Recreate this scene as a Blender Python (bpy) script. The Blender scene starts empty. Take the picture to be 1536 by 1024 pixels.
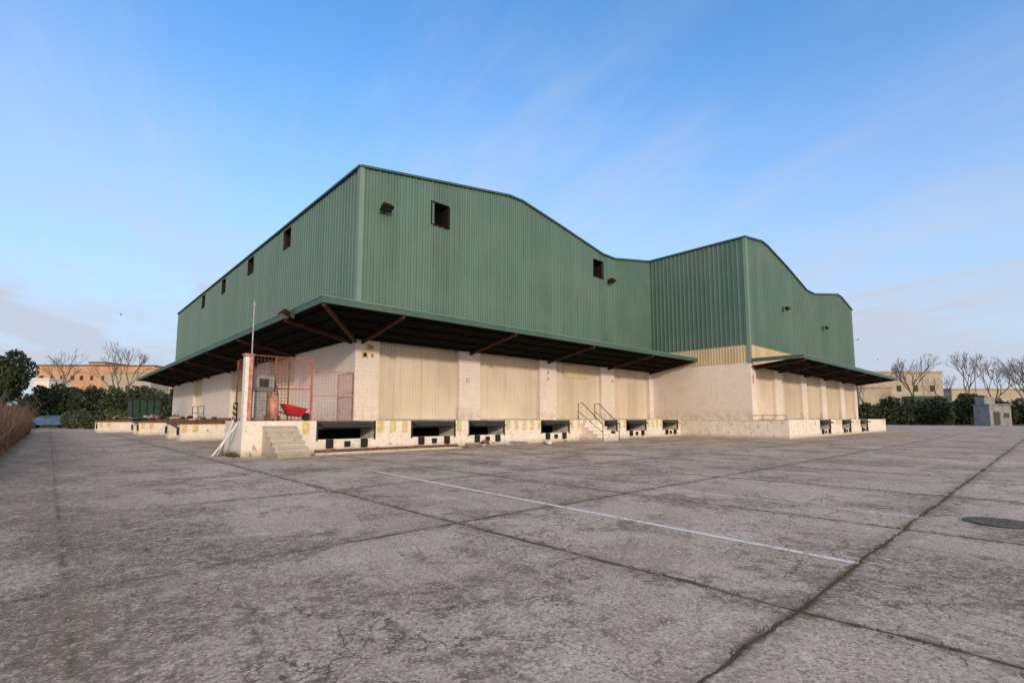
import bpy, math, random
import numpy as np
from mathutils import Vector, Matrix
random.seed(7); rng=np.random.default_rng(7)
scene=bpy.context.scene
scene.view_settings.view_transform='Standard'; scene.view_settings.look='None'; scene.view_settings.exposure=0
COL=scene.collection

# ---------------- node helpers
class NT:
    def __init__(s,tree): s.t=tree; s.n=tree.nodes; s.l=tree.links
    def new(s,typ,**kw):
        n=s.n.new(typ)
        for k,v in kw.items(): setattr(n,k,v)
        return n
    def put(s,sock,v):
        if isinstance(v,bpy.types.NodeSocket): s.l.new(v,sock)
        elif v is not None:
            if isinstance(v,(tuple,list)) and len(v)==3 and sock.type=='RGBA': v=(*v,1)
            sock.default_value=v
    def m(s,op,a,b=None,c=None,clamp=False):
        n=s.new('ShaderNodeMath',operation=op,use_clamp=clamp)
        s.put(n.inputs[0],a); s.put(n.inputs[1],b)
        if c is not None: s.put(n.inputs[2],c)
        return n.outputs[0]
    def mix(s,f,a,b,mode='MIX'):
        n=s.new('ShaderNodeMix',data_type='RGBA',blend_type=mode)
        s.put(n.inputs['Factor'],f); s.put(n.inputs[6],a); s.put(n.inputs[7],b)
        return n.outputs[2]
    def noise(s,vec,scale,detail=4,rough=.55,dist=0,out=0):
        n=s.new('ShaderNodeTexNoise'); s.put(n.inputs['Vector'],vec)
        n.inputs['Scale'].default_value=scale; n.inputs['Detail'].default_value=min(detail,5)
        n.inputs['Roughness'].default_value=rough; n.inputs['Distortion'].default_value=dist
        return n.outputs[out]
    def ss(s,v,a,b,lo=0.,hi=1.):
        n=s.new('ShaderNodeMapRange',interpolation_type='SMOOTHSTEP')
        s.put(n.inputs[0],v); n.inputs[1].default_value=a; n.inputs[2].default_value=b
        n.inputs[3].default_value=lo; n.inputs[4].default_value=hi
        return n.outputs[0]
    def map(s,vec,scale=(1,1,1),rot=(0,0,0),loc=(0,0,0)):
        n=s.new('ShaderNodeMapping'); s.put(n.inputs[0],vec)
        n.inputs['Scale'].default_value=scale; n.inputs['Rotation'].default_value=rot; n.inputs['Location'].default_value=loc
        return n.outputs[0]
    def streak(s,x,y,ang,su,sv,off=0.):
        ca,sa=math.cos(ang),math.sin(ang)
        u=s.m('ADD',s.m('MULTIPLY',x,ca*su),s.m('MULTIPLY',y,sa*su)); v=s.m('ADD',s.m('MULTIPLY',x,-sa*sv),s.m('MULTIPLY',y,ca*sv))
        return s.comb(s.m('ADD',u,off),v,off*1.7)
    def sep(s,v):
        n=s.new('ShaderNodeSeparateXYZ'); s.put(n.inputs[0],v); return n.outputs
    def comb(s,x,y,z):
        n=s.new('ShaderNodeCombineXYZ')
        for i,v in enumerate((x,y,z)): s.put(n.inputs[i],v)
        return n.outputs[0]
    def bump(s,h,strength=.3,dist=.02):
        n=s.new('ShaderNodeBump'); n.inputs['Strength'].default_value=strength; n.inputs['Distance'].default_value=dist
        s.put(n.inputs['Height'],h); return n.outputs[0]
def newmat(name):
    m=bpy.data.materials.new(name); m.use_nodes=True
    t=NT(m.node_tree); b=m.node_tree.nodes['Principled BSDF']
    b.inputs['Roughness'].default_value=.8
    g=t.new('ShaderNodeNewGeometry')
    return m,t,b,g.outputs['Position']

def simple(name,col,var=.25,scale=3,rough=.75,metal=0,rust=0,dark=(.03,.025,.02),spec=.4):
    m,t,b,P=newmat(name)
    n=t.noise(P,scale,5,.6)
    c=t.mix(t.ss(n,.3,.7),tuple(x*(1-var) for x in col),tuple(min(1,x*(1+var)) for x in col))
    n2=t.noise(P,scale*4.3,4,.65)
    c=t.mix(t.m('MULTIPLY',t.ss(n2,.52,.75),.5),c,tuple(min(p_,q_) for p_,q_ in zip(dark,col)))
    if rust: c=t.mix(t.m('MULTIPLY',t.ss(t.noise(P,scale*1.7,5,.7),.62-.2*rust,.7),.85),c,(.16,.06,.03))
    t.put(b.inputs['Base Color'],c); b.inputs['Roughness'].default_value=rough; b.inputs['Metallic'].default_value=metal
    b.inputs['Specular IOR Level'].default_value=spec
    t.put(b.inputs['Normal'],t.bump(n2,.2,.01))
    return m

def sheet_metal(name,col,streak=.35,rough=.5,panel=.99):
    m,t,b,P=newmat(name)
    x,y,z=t.sep(P)[:3]
    u=t.m('ADD',x,y)
    pid=t.m('FLOOR',t.m('DIVIDE',u,panel))
    wn=t.new('ShaderNodeTexWhiteNoise',noise_dimensions='1D'); t.put(wn.inputs['W'],pid)
    tone=t.m('MULTIPLY_ADD',wn.outputs[0],.18,.91)
    c=t.mix(1.0,col,t.comb(tone,tone,tone),'MULTIPLY')
    st=t.noise(t.comb(t.m('MULTIPLY',u,3.0),0.,t.m('MULTIPLY',z,.13)),1.6,5,.65)
    c=t.mix(t.m('MULTIPLY',t.ss(st,.44,.74),streak),c,tuple(v*.5 for v in col))
    bl=t.noise(P,.35,5,.6)
    g_=sum(col)/3
    c=t.mix(t.m('MULTIPLY',t.ss(bl,.40,.70),.6),c,tuple(min(1,v*.8+g_*.42) for v in col))
    sp=t.noise(t.comb(t.m('MULTIPLY',u,9),0.,t.m('MULTIPLY',z,1.2)),1.3,4,.7)
    c=t.mix(t.m('MULTIPLY',t.ss(sp,.56,.76),.45),c,tuple(v*.45 for v in col))
    t.put(b.inputs['Base Color'],c); t.put(b.inputs['Roughness'],t.m('MULTIPLY_ADD',bl,.3,rough-.1))
    t.put(b.inputs['Normal'],t.bump(t.noise(P,2.2,3),.15,.03))
    b.inputs['Specular IOR Level'].default_value=.3
    return m

def brick(name,col,bw=.4,bh=.2,dirt=1.):
    m,t,b,P=newmat(name)
    x,y,z=t.sep(P)[:3]
    u=t.m('ADD',x,y)
    br=t.new('ShaderNodeTexBrick'); t.put(br.inputs['Vector'],t.comb(u,z,0.))
    br.inputs['Scale'].default_value=1; br.inputs['Brick Width'].default_value=bw; br.inputs['Row Height'].default_value=bh
    br.inputs['Mortar Size'].default_value=.008; br.inputs['Mortar Smooth'].default_value=.4; br.inputs['Bias'].default_value=0
    br.inputs['Color1'].default_value=(*[v*.97 for v in col],1); br.inputs['Color2'].default_value=(*[min(1,v*1.02) for v in col],1)
    br.inputs['Mortar'].default_value=(*[v*.80 for v in col],1)
    c=br.outputs[0]
    n=t.noise(P,1.1,5,.65)
    c=t.mix(t.m('MULTIPLY',t.ss(n,.5,.75),.25*dirt),c,(.5,.38,.28))
    low=t.m('MULTIPLY',t.ss(z,2.2,1.15),t.ss(t.noise(P,3,5,.7),.35,.65))
    c=t.mix(t.m('MULTIPLY',low,.55),c,(.34,.27,.2))
    st=t.noise(t.comb(t.m('MULTIPLY',u,5),0.,t.m('MULTIPLY',z,.35)),1.5,5,.7)
    c=t.mix(t.m('MULTIPLY',t.ss(st,.54,.73),.4*dirt),c,(.34,.26,.19))
    t.put(b.inputs['Base Color'],c)
    t.put(b.inputs['Normal'],t.bump(t.m('SUBTRACT',t.m('MULTIPLY',n,.3),br.outputs[1]),.4,.006))
    b.inputs['Roughness'].default_value=.85
    return m

def dockmat(name,col):
    m,t,b,P=newmat(name)
    x,y,z=t.sep(P)[:3]
    n=t.noise(P,1.6,5,.7); n2=t.noise(P,7,5,.7)
    c=t.mix(t.ss(n,.3,.7),tuple(v*.9 for v in col),tuple(min(1,v*1.06) for v in col))
    c=t.mix(t.m('MULTIPLY',t.ss(n2,.54,.70),.5),c,tuple(v*.52 for v in col))
    low=t.ss(t.m('ADD',z,t.m('MULTIPLY',n2,.5)),.55,.2)
    c=t.mix(t.m('MULTIPLY',low,.65),c,(.24,.19,.15))
    ch=t.ss(t.noise(P,2.7,5,.75),.59,.64)
    c=t.mix(t.m('MULTIPLY',ch,.65),c,(.27,.21,.165))
    u=t.m('ADD',x,y); st=t.noise(t.comb(t.m('MULTIPLY',u,6),0.,t.m('MULTIPLY',z,.5)),1.5,5,.7)
    c=t.mix(t.m('MULTIPLY',t.ss(st,.54,.74),.5),c,(.30,.24,.19))
    t.put(b.inputs['Base Color'],c); t.put(b.inputs['Normal'],t.bump(t.m('SUBTRACT',n2,ch),.5,.015))
    return m

def foliage(name,a,bcol,scale=.5):
    m,t,b,P=newmat(name)
    n=t.noise(P,scale,4,.6); n2=t.noise(P,scale*8,2,.6)
    c=t.mix(t.ss(n,.35,.65),a,bcol)
    c=t.mix(t.m('MULTIPLY',t.ss(n2,.4,.7),.6),c,tuple(v*.35 for v in a))
    t.put(b.inputs['Base Color'],c); b.inputs['Roughness'].default_value=.7
    return m

GREEN=(.112,.202,.170)
M_green=sheet_metal('green_cladding',GREEN)
M_trim=sheet_metal('green_trim',(.17,.28,.23),.25)
M_darktrim=sheet_metal('dark_green_trim',(.06,.125,.105),.3)
M_cream=sheet_metal('cream_cladding',(.64,.52,.33),.3)
M_door=sheet_metal('cream_door',(.68,.58,.45),.32,.6,1.2)
M_brick=brick('painted_block',(.82,.73,.65))
M_dock=dockmat('painted_concrete',(.83,.76,.67))
M_conc=dockmat('raw_concrete',(.50,.45,.385))
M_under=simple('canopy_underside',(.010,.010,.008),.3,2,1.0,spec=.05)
M_roof=simple('roof_sheet',(.2,.25,.22),.2,1)
M_rust=simple('rusty_steel',(.16,.075,.045),.4,4,.8,0,.4)
M_brownbeam=simple('brown_beam',(.08,.035,.022),.35,3,.8,spec=.2)
M_frame=simple('dark_frame',(.025,.018,.014),.35,3,.8,spec=.1)
M_black=simple('black_rubber',(.015,.015,.014),.3,6,.8)
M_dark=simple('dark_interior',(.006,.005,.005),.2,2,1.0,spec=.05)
M_yellow=simple('yellow_paint',(.66,.53,.24),.2,5,.7,0,0,(.5,.42,.32))
M_white=simple('white_paint',(.78,.74,.68),.12,5,.7,0,0,(.45,.4,.34))
M_redpaint=simple('faded_red_paint',(.42,.10,.07),.3,6,.65,0,.3)
M_red=simple('red_plastic',(.5,.02,.02),.2,4,.4)
M_pink=simple('faded_pink_metal',(.50,.24,.19),.3,5,.6,0,.2)
M_grey=simple('grey_metal',(.35,.35,.34),.2,5,.5,0,.1)
M_iron=simple('cast_iron',(.14,.125,.11),.3,9,.9,0,.1,spec=.1)
M_kiosk=simple('grey_render',(.27,.27,.27),.2,1,.9)
M_darkgrey=simple('dark_grey_metal',(.05,.05,.05),.3,5,.6)
M_glass=simple('dark_glass',(.02,.025,.03),.2,3,.1)
M_blue=simple('blue_paint',(.03,.11,.22),.3,3,.5)
M_dgreen=simple('dark_green_paint',(.015,.06,.04),.3,3,.5)
M_orange=simple('orange_plastic',(.5,.17,.05),.3,6,.5)
M_beigewall=simple('beige_render',(.43,.37,.29),.12,.3,.9,0,0,(.33,.27,.2))
M_orangewall=simple('ochre_render',(.56,.33,.20),.12,.3,.9,0,0,(.38,.25,.17))
M_bark=simple('grey_bark',(.16,.13,.115),.3,4,.9)
M_leafd=foliage('dark_foliage',(.020,.036,.013),(.045,.066,.022),.35)
M_leafm=foliage('green_foliage',(.035,.06,.015),(.08,.10,.03),.4)
M_dry=foliage('dry_brush',(.09,.06,.05),(.15,.11,.085),.7)
M_grass=foliage('weeds',(.05,.07,.018),(.15,.14,.05),3)
M_feather=simple('grey_feathers',(.06,.06,.065),.2,20)

# ---------------- mesh helper
class MB:
    def __init__(s): s.v=[]; s.f=[]
    def quad(s,a,b,c,d): n=len(s.v); s.v+= [tuple(a),tuple(b),tuple(c),tuple(d)]; s.f.append((n,n+1,n+2,n+3)); return s
    def poly(s,pts): n=len(s.v); s.v+=[tuple(p) for p in pts]; s.f.append(tuple(range(n,n+len(pts)))); return s
    def hexa(s,p):
        n=len(s.v); s.v+=[tuple(q) for q in p]
        for f in ((0,3,2,1),(4,5,6,7),(0,1,5,4),(1,2,6,5),(2,3,7,6),(3,0,4,7)): s.f.append(tuple(n+i for i in f))
        return s
    def box(s,x0,x1,y0,y1,z0,z1):
        return s.hexa([(x0,y0,z0),(x1,y0,z0),(x1,y1,z0),(x0,y1,z0),(x0,y0,z1),(x1,y0,z1),(x1,y1,z1),(x0,y1,z1)])
    def beam(s,p0,p1,w,h=None,w2=None):
        h=h or w; w2=w2 or w; p0=Vector(p0);p1=Vector(p1); d=(p1-p0).normalized()
        up=Vector((0,0,1)); 
        if abs(d.z)>.98: up=Vector((0,1,0))
        sd=d.cross(up).normalized(); u=sd.cross(d)
        k=w2/w
        a=[p0-sd*w/2-u*h/2,p0+sd*w/2-u*h/2,p0+sd*w/2+u*h/2,p0-sd*w/2+u*h/2]
        b=[p1+(q-p0)*k for q in a]
        return s.hexa(a+b)
    def tube(s,pts,r,n=8,r2=None):
        pts=[Vector(p) for p in pts]; r2=r if r2 is None else r2; base=len(s.v)
        for i,p in enumerate(pts):
            d=(pts[min(i+1,len(pts)-1)]-pts[max(i-1,0)]).normalized()
            up=Vector((0,0,1)) if abs(d.z)<.95 else Vector((1,0,0))
            a=d.cross(up).normalized(); c=a.cross(d); rr=r+(r2-r)*i/(len(pts)-1)
            for k in range(n):
                t=2*math.pi*k/n; s.v.append(tuple(p+a*math.cos(t)*rr+c*math.sin(t)*rr))
        for i in range(len(pts)-1):
            for k in range(n):
                k2=(k+1)%n; s.f.append((base+i*n+k,base+i*n+k2,base+(i+1)*n+k2,base+(i+1)*n+k))
        s.f.append(tuple(base+k for k in range(n))[::-1]); s.f.append(tuple(base+(len(pts)-1)*n+k for k in range(n)))
        return s
    def obj(s,name,mat,parent=None,bevel=0,smooth=False):
        me=bpy.data.meshes.new(name); me.from_pydata(s.v,[],s.f); me.update()
        if smooth: me.polygons.foreach_set('use_smooth',[True]*len(me.polygons))
        o=bpy.data.objects.new(name,me); COL.objects.link(o); me.materials.append(mat)
        if parent: o.parent=parent
        if bevel:
            b=o.modifiers.new('b','BEVEL'); b.width=bevel; b.segments=2; b.limit_method='ANGLE'
        return o
def empty(name):
    e=bpy.data.objects.new(name,None); COL.objects.link(e); return e

# ---------------- camera
CAM=Vector((-9.82,-20.88,1.30)); 
yaw=Vector((.679,.734,0)).normalized(); p=math.radians(5.5)
cd=bpy.data.cameras.new('camera'); cam=bpy.data.objects.new('camera',cd); COL.objects.link(cam)
cam.location=CAM; look=yaw*math.cos(p)+Vector((0,0,math.sin(p)))
cam.rotation_euler=look.to_track_quat('-Z','Y').to_euler()
cd.sensor_width=36; cd.lens=747/1536*36; cd.shift_y=43/1536; cd.clip_end=6000; cd.clip_start=.05
scene.camera=cam

# ---------------- warehouse
W=empty('warehouse')
XB=24.4; YB=-7.4; XE=50.9; YE=44.5
prof=[(0,12.85),(9.2,14.33),(10.3,14.33),(13.5,13.75),(18.2,12.84),(19.6,12.82),(XB,13.65),(27.2,14.03),(28.2,13.95),(32,13.2),(36.6,12.1),(38.6,12.1),(45.8,13.3),(47.2,13.25),(XE,12.5)]
def zr(x):
    for (a,za),(b,zb) in zip(prof,prof[1:]):
        if x<=b+1e-6: return za+(zb-za)*(x-a)/(b-a)
    return prof[-1][1]
RIB=((0,0),(.40,0),(.44,1),(.58,1),(.62,0),(.87,0),(.88,-.8),(.95,-.8),(.96,0),(1,0))
def corr(name,mat,o,u,n,s0,s1,zb,zt,pitch=.33,depth=.035,holes=(),prf=RIB,parent=W):
    o=Vector(o);u=Vector(u);n=Vector(n); mb=MB()
    N=max(1,round((s1-s0)/pitch)); pt=(s1-s0)/N; cols=[]
    for i in range(N):
        for f,d in prf[:-1]: cols.append((s0+(i+f)*pt,d*depth,i))
    cols.append((s1,0,N))
    for (a,da,ia),(b,db,ib) in zip(cols,cols[1:]):
        def P(s,d,z): q=o+u*s+n*d; return (q.x,q.y,z)
        segs=[(zb,None)]
        mid=s0+(ia+.5)*pt
        for (h0,h1,hz0,hz1) in holes:
            if h0<mid<h1: segs=[(zb,hz0),(hz1,None)]
        for z0,z1 in segs:
            za=z1 if z1 is not None else zt(a); zb2=z1 if z1 is not None else zt(b)
            mb.quad(P(a,da,z0),P(b,db,z0),P(b,db,zb2),P(a,da,za))
    return mb.obj(name,mat,parent)
fh=[(3.9,4.9,11.2,12.35),(17.2,18.2,11.1,12.25)]
corr('front_cladding',M_green,(0,0,0),(1,0,0),(0,-1,0),0.12,XB,4.8,zr,holes=fh,depth=.045)
lh=[(9,10.1,11.5,12.55),(16.5,17.6,11.5,12.55),(23.9,25,11.5,12.55),(31.2,32.3,11.5,12.55)]
corr('side_cladding',M_green,(0,0,0),(0,1,0),(-1,0,0),0.12,YE,4.8,lambda s:12.82,holes=lh)
corr('annex_side_cladding',M_green,(XB,0,0),(0,-1,0),(-1,0,0),0.0,-YB-.1,6.25,lambda s:13.65,depth=.05)
corr('annex_side_cream_band',M_cream,(XB+.02,0,0),(0,-1,0),(-1,0,0),0.0,-YB-.1,5.0,lambda s:6.25,.2,.03)
corr('annex_front_cladding',M_green,(0,YB,0),(1,0,0),(0,-1,0),XB+.12,XE,6.25,zr,holes=[],depth=.045)
corr('annex_front_cream_band',M_cream,(0,YB+.02,0),(1,0,0),(0,-1,0),XB+.12,XE,4.7,lambda s:6.25,.2,.03)
mb=MB()
mb.poly([(XE,YB,0),(XE,YE,0),(XE,YE,12.5),(XE,YB,12.5)])
mb.poly([(0,YE,0)]+[(x,YE,z) for x,z in prof]+[(XE,YE,0)])
mb.obj('rear_walls',M_green,W)
mb=MB()
for (a,za),(b,zb) in zip(prof,prof[1:]):
    y0=YB if a>=XB-.01 else 0
    mb.quad((a,y0,za-.02),(b,y0,zb-.02),(b,YE,zb-.02),(a,YE,za-.02))
mb.obj('roof',M_roof,W)
mb=MB()
for (a,za),(b,zb) in zip(prof,prof[1:]):
    yy=-.06 if b<=XB+.01 else YB-.06
    mb.beam((a,yy,za+.02),(b,yy,zb+.02),.14,.10)
mb.beam((-.06,-.1,12.85),(-.06,YE,12.85),.14,.10); mb.beam((XB-.06,0,13.68),(XB-.06,YB-.1,13.68),.14,.10)
mb.obj('roof_flashing',M_darktrim,W)
mb=MB()
mb.box(-.07,.16,-.07,.16,4.8,12.83); mb.box(XB-.06,XB+.16,YB-.06,YB+.16,5.0,13.65)
mb.obj('corner_flashing',M_trim,W)
mb=MB(); fr=MB()
def hole_front(x0,x1,z0,z1,y):
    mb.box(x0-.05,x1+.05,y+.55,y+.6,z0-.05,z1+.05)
    for a,b,c,d in ((x0-.06,x0,z0-.06,z1+.06),(x1,x1+.06,z0-.06,z1+.06),(x0,x1,z1,z1+.06),(x0,x1,z0-.06,z0)): fr.box(a,b,y-.05,y+.55,c,d)
for h in fh: hole_front(*h,0)
for (a,b,c,d) in lh:
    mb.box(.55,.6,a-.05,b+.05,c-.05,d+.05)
    for e,f,g,k in ((a-.06,a,c-.06,d+.06),(b,b+.06,c-.06,d+.06),(a,b,d,d+.06),(a,b,c-.06,c)): fr.box(-.05,.55,e,f,g,k)
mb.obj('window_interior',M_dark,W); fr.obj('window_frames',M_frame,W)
# pilasters
mb=MB()
DT=1.2
pf=[(0,1.17),(5.74,7.16),(11.8,13.27),(17.85,19.35),(23.85,XB)]
for a,b in pf: mb.box(a,b,0,.6,DT,4.8)
pl=[(.6,7.4),(12,14.5),(20.8,30.3),(34,YE)]
for a,b in pl: mb.box(0,.6,a,b,DT-.02,4.8)
pb=[(XB+.004,25.2),(28.6,30.0),(34.3,35.5),(39.3,40.6),(45,46.3),(50,XE)]
for a,b in pb: mb.box(a,b,YB,YB+.6,DT-.02,4.7)
mb.box(XB,XB+.4,YB+.004,0,DT-.02,5.0)
mb.box(XE-.4,XE-.004,YB+.6,YE,DT-.02,5.0)
mb.obj('block_walls',M_brick,W)
dp=((0,0),(.45,0),(.5,1),(.95,1),(1,0))
def doors_front(lst,y,z1,nm):
    for a,b in lst:
        corr(nm,M_door,(0,y+.28,0),(1,0,0),(0,-1,0),a-.02,b+.02,DT,lambda s:z1,.17,.022,prf=dp)
doors_front([(pf[i][1],pf[i+1][0]) for i in range(4)],0,4.85,'loading_door')
doors_front([(pb[i][1],pb[i+1][0]) for i in range(5)],YB,4.75,'annex_loading_door')
for a,b in [(7.4,12),(14.5,20.8),(30.3,34)]:
    corr('side_loading_door',M_door,(.28,0,0),(0,1,0),(-1,0,0),a-.02,b+.02,DT,lambda s:4.85,.17,.022,prf=dp)
mb=MB(); mb.box(14.2,16.6,.22,.245,3.9,4.7); mb.obj('door_patch_panel',M_cream,W)
mb=MB()
for i in range(4): mb.box(pf[i][1]+.02,pf[i+1][0]-.02,.2,.26,DT,DT+.06)
for i in range(5): mb.box(pb[i][1]+.02,pb[i+1][0]-.02,YB+.2,YB+.26,DT,DT+.06)
mb.obj('door_bottom_rails',M_grey,W)

# ---------------- docks
mb=MB(); bl=MB(); yl=MB(); pit=MB(); plate=MB(); wt=MB(); rp=MB()
def dock_line(x0,x1,yf,yb,pits):
    cur=x0
    for a,b in pits:
        if a>cur: mb.box(cur,a,yf,yb,0,DT)
        mb.box(a,b,yf+.02,yf+.2,0,.5)
        pit.box(a,b,yf+1.3,yf+1.4,.0,DT-.01)
        pit.box(a,b,yf+.2,yf+1.3,.02,.05)
        plate.box(a+.04,b-.04,yf-.02,yb,DT-.10,DT-.02)
        sag=.16+.1*random.random()
        plate.beam(((a+b)/2,yf-.03,DT-.12),((a+b)/2,yf-.28,DT-.12-sag*.6),b-a-.25,.03)
        plate.box(a+.08,b-.08,yf+.25,yf+.3,DT-.32,DT-.1)
        for xx in (a+.35,b-.6):
            bl.box(xx,xx+.26,yf-.1,yf+.02,.17,.5)
        bl.box((a+b)/2-.1,(a+b)/2+.14,yf-.05,yf+.02,.2,.42)
        for xx in (a-.03,b-.03): plate.box(xx,xx+.06,yf-.012,yf+.05,.45,DT)
        cur=b
    if cur<x1: mb.box(cur,x1,yf,yb,0,DT)
pitsF=[(-2.45,-.1),(1.6,3.9),(4.7,6.95),(9.6,11.9),(15.2,16.5),(17.5,19.8),(21.9,24.0)]
dock_line(-5,XB,-2.2,-.001,pitsF)
pitsB=[(30.5,33),(36,38.5),(41.5,44)]
dock_line(XB-.1,XE+.1,YB-2.2,YB-.002,pitsB)
mb.box(XB-.1,XB+.3,YB-.002,-2.2,0,DT)
mb.box(XB+.3,XB+.5,YB,-.002,0,DT-.005)
mb.box(-1.5,-.001,0,YE,0,DT)
mb.box(-.001,XB+.3,.0,.6,0,DT-.01)
for (y0,y1,xo) in ((13,17.5,-4.3),(26,30,-4.8),(37,41,-6.6)):
    mb.box(xo,-1.5,y0,y0+.9,0,DT-.25); mb.box(xo,-1.5,y1-.9,y1,0,DT-.25)
    mb.box(xo+.4,-1.5,y0+.9,y1-.9,0,.45)
    rp.box(xo-.05,-1.5,y0-.03,y1+.03,DT-.25,DT-.13)
    rp.hexa([(xo+.5,y0+.8,DT-.12),(-1.5,y0+.8,DT-.12),(-1.5,y1-.8,DT-.12),(xo+.5,y1-.8,DT-.12),(xo+.5,y0+.8,DT-.08),(-1.5,y0+.8,DT+.12),(-1.5,y1-.8,DT+.12),(xo+.5,y1-.8,DT-.08)])
    bl.box(xo-.1,xo,y0+.15,y0+.4,.35,.8); bl.box(xo-.1,xo,y1-.4,y1-.15,.35,.8)
    for k in range(2): yl.quad((xo+.1+k*.55,y0-.004,.5),(xo+.35+k*.55,y0-.004,.5),(xo+.35+k*.55,y0-.004,DT-.27),(xo+.1+k*.55,y0-.004,DT-.27))
def stripes(x0,x1,yf,top=DT-.005,h=.5):
    x=x0+.05; i=0
    while x<x1-.15:
        w=min(.27,x1-x-.02)
        (yl if i%2==0 else wt).quad((x,yf-.004,top-h),(x+w,yf-.004,top-h),(x+w,yf-.004,top),(x,yf-.004,top)); x+=w+.015; i+=1
cur=-3.1
for a,b in pitsF:
    if a-cur>.5: stripes(cur+.05,a-.06,-2.2)
    cur=b
stripes(XB-.4,XB-.12,-2.2)
cur=XB
for a,b in pitsB+[(XE,XE)]:
    if cur>XB: stripes(max(cur+.05,a-1.6),a-.06,YB-2.2,h=.4)
    cur=b
yl.quad((XB-.104,YB-2.1,DT-.09),(XB-.104,-2.3,DT-.09),(XB-.104,-2.3,DT-.01),(XB-.104,YB-2.1,DT-.01))
mb.obj('dock_walls',M_dock,W); pit.obj('leveller_pits',M_dark,W); plate.obj('dock_levellers',M_darkgrey,W); rp.obj('side_dock_levellers',M_rust,W)
bl.obj('dock_bumpers',M_black,W,.015); yl.obj('yellow_stripes',M_yellow,W); wt.obj('white_stripes',M_white,W)

# ---------------- canopies (decks fall towards the wall)
ZC=5.5; wf=3.67; wl=3.0; ZW=4.86
fa=MB(); ft=MB(); dk=MB(); bm=MB(); pu=MB()
def deckquad(p):
    dk.hexa([(x_,y_,z_-.06) for x_,y_,z_ in p]+[(x_,y_,z_) for x_,y_,z_ in p])
deckquad([(-wl,-wf,ZC-.02),(XB-.07,-wf,ZC-.02),(XB-.07,-.06,ZW),(-.06,-.06,ZW)])
deckquad([(-wl,-wf,ZC-.02),(-.06,-.06,ZW),(-.06,YE+.1,ZW),(-wl,YE+.1,ZC-.02)])
deckquad([(-wl,YE+.1,ZC-.02),(-.06,YE+.1,ZW),(-.06,YE+2.9,ZC-.02),(-wl,YE+2.9,ZC-.02)])
def fascia(a,b,z):
    fa.beam((*a,z-.02),(*b,z-.02),.05,.22); ft.beam((*a,z+.11),(*b,z+.11),.09,.03)
fascia((-wl,-wf),(XB-.03,-wf),ZC); fascia((-wl,-wf),(-wl,YE+2.9),ZC); fascia((-wl,YE+2.9),(0,YE+2.9),ZC)
def raf(a,b): bm.beam(a,b,.11,.15)
for x in (.3,6.45,12.5,18.6,23.9): raf((x,-.03,ZW-.16),(x,-wf+.06,ZC-.17))
raf((-.05,-.05,ZW-.16),(-wl+.05,-wf+.05,ZC-.17))
for y in (.35,7.4,14.4,20.9,27.5,34,40.5,44.3): raf((-.03,y,ZW-.16),(-wl+.05,y,ZC-.17))
for f_ in (.12,.37,.62,.86):
    zz_=ZW+(ZC-ZW)*f_-.10; d=wf*f_; dl=wl*f_
    pu.beam((-dl,-d,zz_),(XB-.05,-d,zz_),.06,.10); pu.beam((-dl,-d,zz_),(-dl,YE,zz_),.06,.10)
ZA=5.16; ZAW=4.78; wa=3.2; xe2=XE+1.3
deckquad([(XB,YB-wa,ZA-.02),(xe2,YB-wa,ZA-.02),(xe2,YB-.06,ZAW),(XB,YB-.06,ZAW)])
deckquad([(xe2,YB-.06,ZA-.02),(xe2,YB+12,ZA-.02),(XE+.05,YB+12,ZAW),(XE+.05,YB-.06,ZAW)])
fascia((XB,YB-.1),(XB,YB-wa),ZA); fascia((XB,YB-wa),(xe2,YB-wa),ZA); fascia((xe2,YB-wa),(xe2,YB+12),ZA)
for x in (25.0,29.3,34.9,40,45.6,50.4): raf((x,YB-.03,ZAW-.15),(x,YB-wa+.06,ZA-.17))
for f_ in (.15,.5,.85):
    zz_=ZAW+(ZA-ZAW)*f_-.10; pu.beam((XB+.1,YB-wa*f_,zz_),(xe2-.1,YB-wa*f_,zz_),.06,.10)
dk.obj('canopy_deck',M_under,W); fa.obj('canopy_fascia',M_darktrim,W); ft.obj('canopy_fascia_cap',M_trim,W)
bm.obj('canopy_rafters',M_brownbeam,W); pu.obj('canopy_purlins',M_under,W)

def flood(x,y,z,dirx,diry,s=.28):
    e=empty('floodlight'); 
    D=Vector((dirx,diry,0)).normalized(); c=Vector((x,y,z))+D*.32
    sd=Vector((-D.y,D.x,0)); dn=(D*.45+Vector((0,0,-.9))).normalized(); up=sd.cross(dn).normalized()
    mb=MB(); pts=[]
    for k,sc in ((-.12,.7),(.12,1.05)):
        for a,b in ((-1,-1),(1,-1),(1,1),(-1,1)): pts.append(c+dn*k+sd*a*s*sc+up*b*s*.75*sc)
    mb.hexa(pts); mb.obj('housing',M_frame,e,.02)
    m2=MB(); m2.beam(Vector((x,y,z+.1)),c,.06); m2.beam(Vector((x,y,z+.18))+D*.03,Vector((x,y,z-.15))+D*.03,.12,.03); m2.obj('bracket',M_darkgrey,e)
    m3=MB(); q=c+dn*.125; m3.quad(*[q+sd*a*s*.9+up*b*s*.65 for a,b in ((-1,-1),(1,-1),(1,1),(-1,1))]); m3.obj('lens',M_glass,e)
flood(1.15,-.05,11.15,0,-1); flood(18.8,-.05,11.0,0,-1,.24); flood(30.8,YB-.05,9.6,0,-1,.2)
flood(-wl-.03,-.9,5.35,-1,0,.24); flood(40.5,YB-.05,9.3,0,-1,.16)
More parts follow.
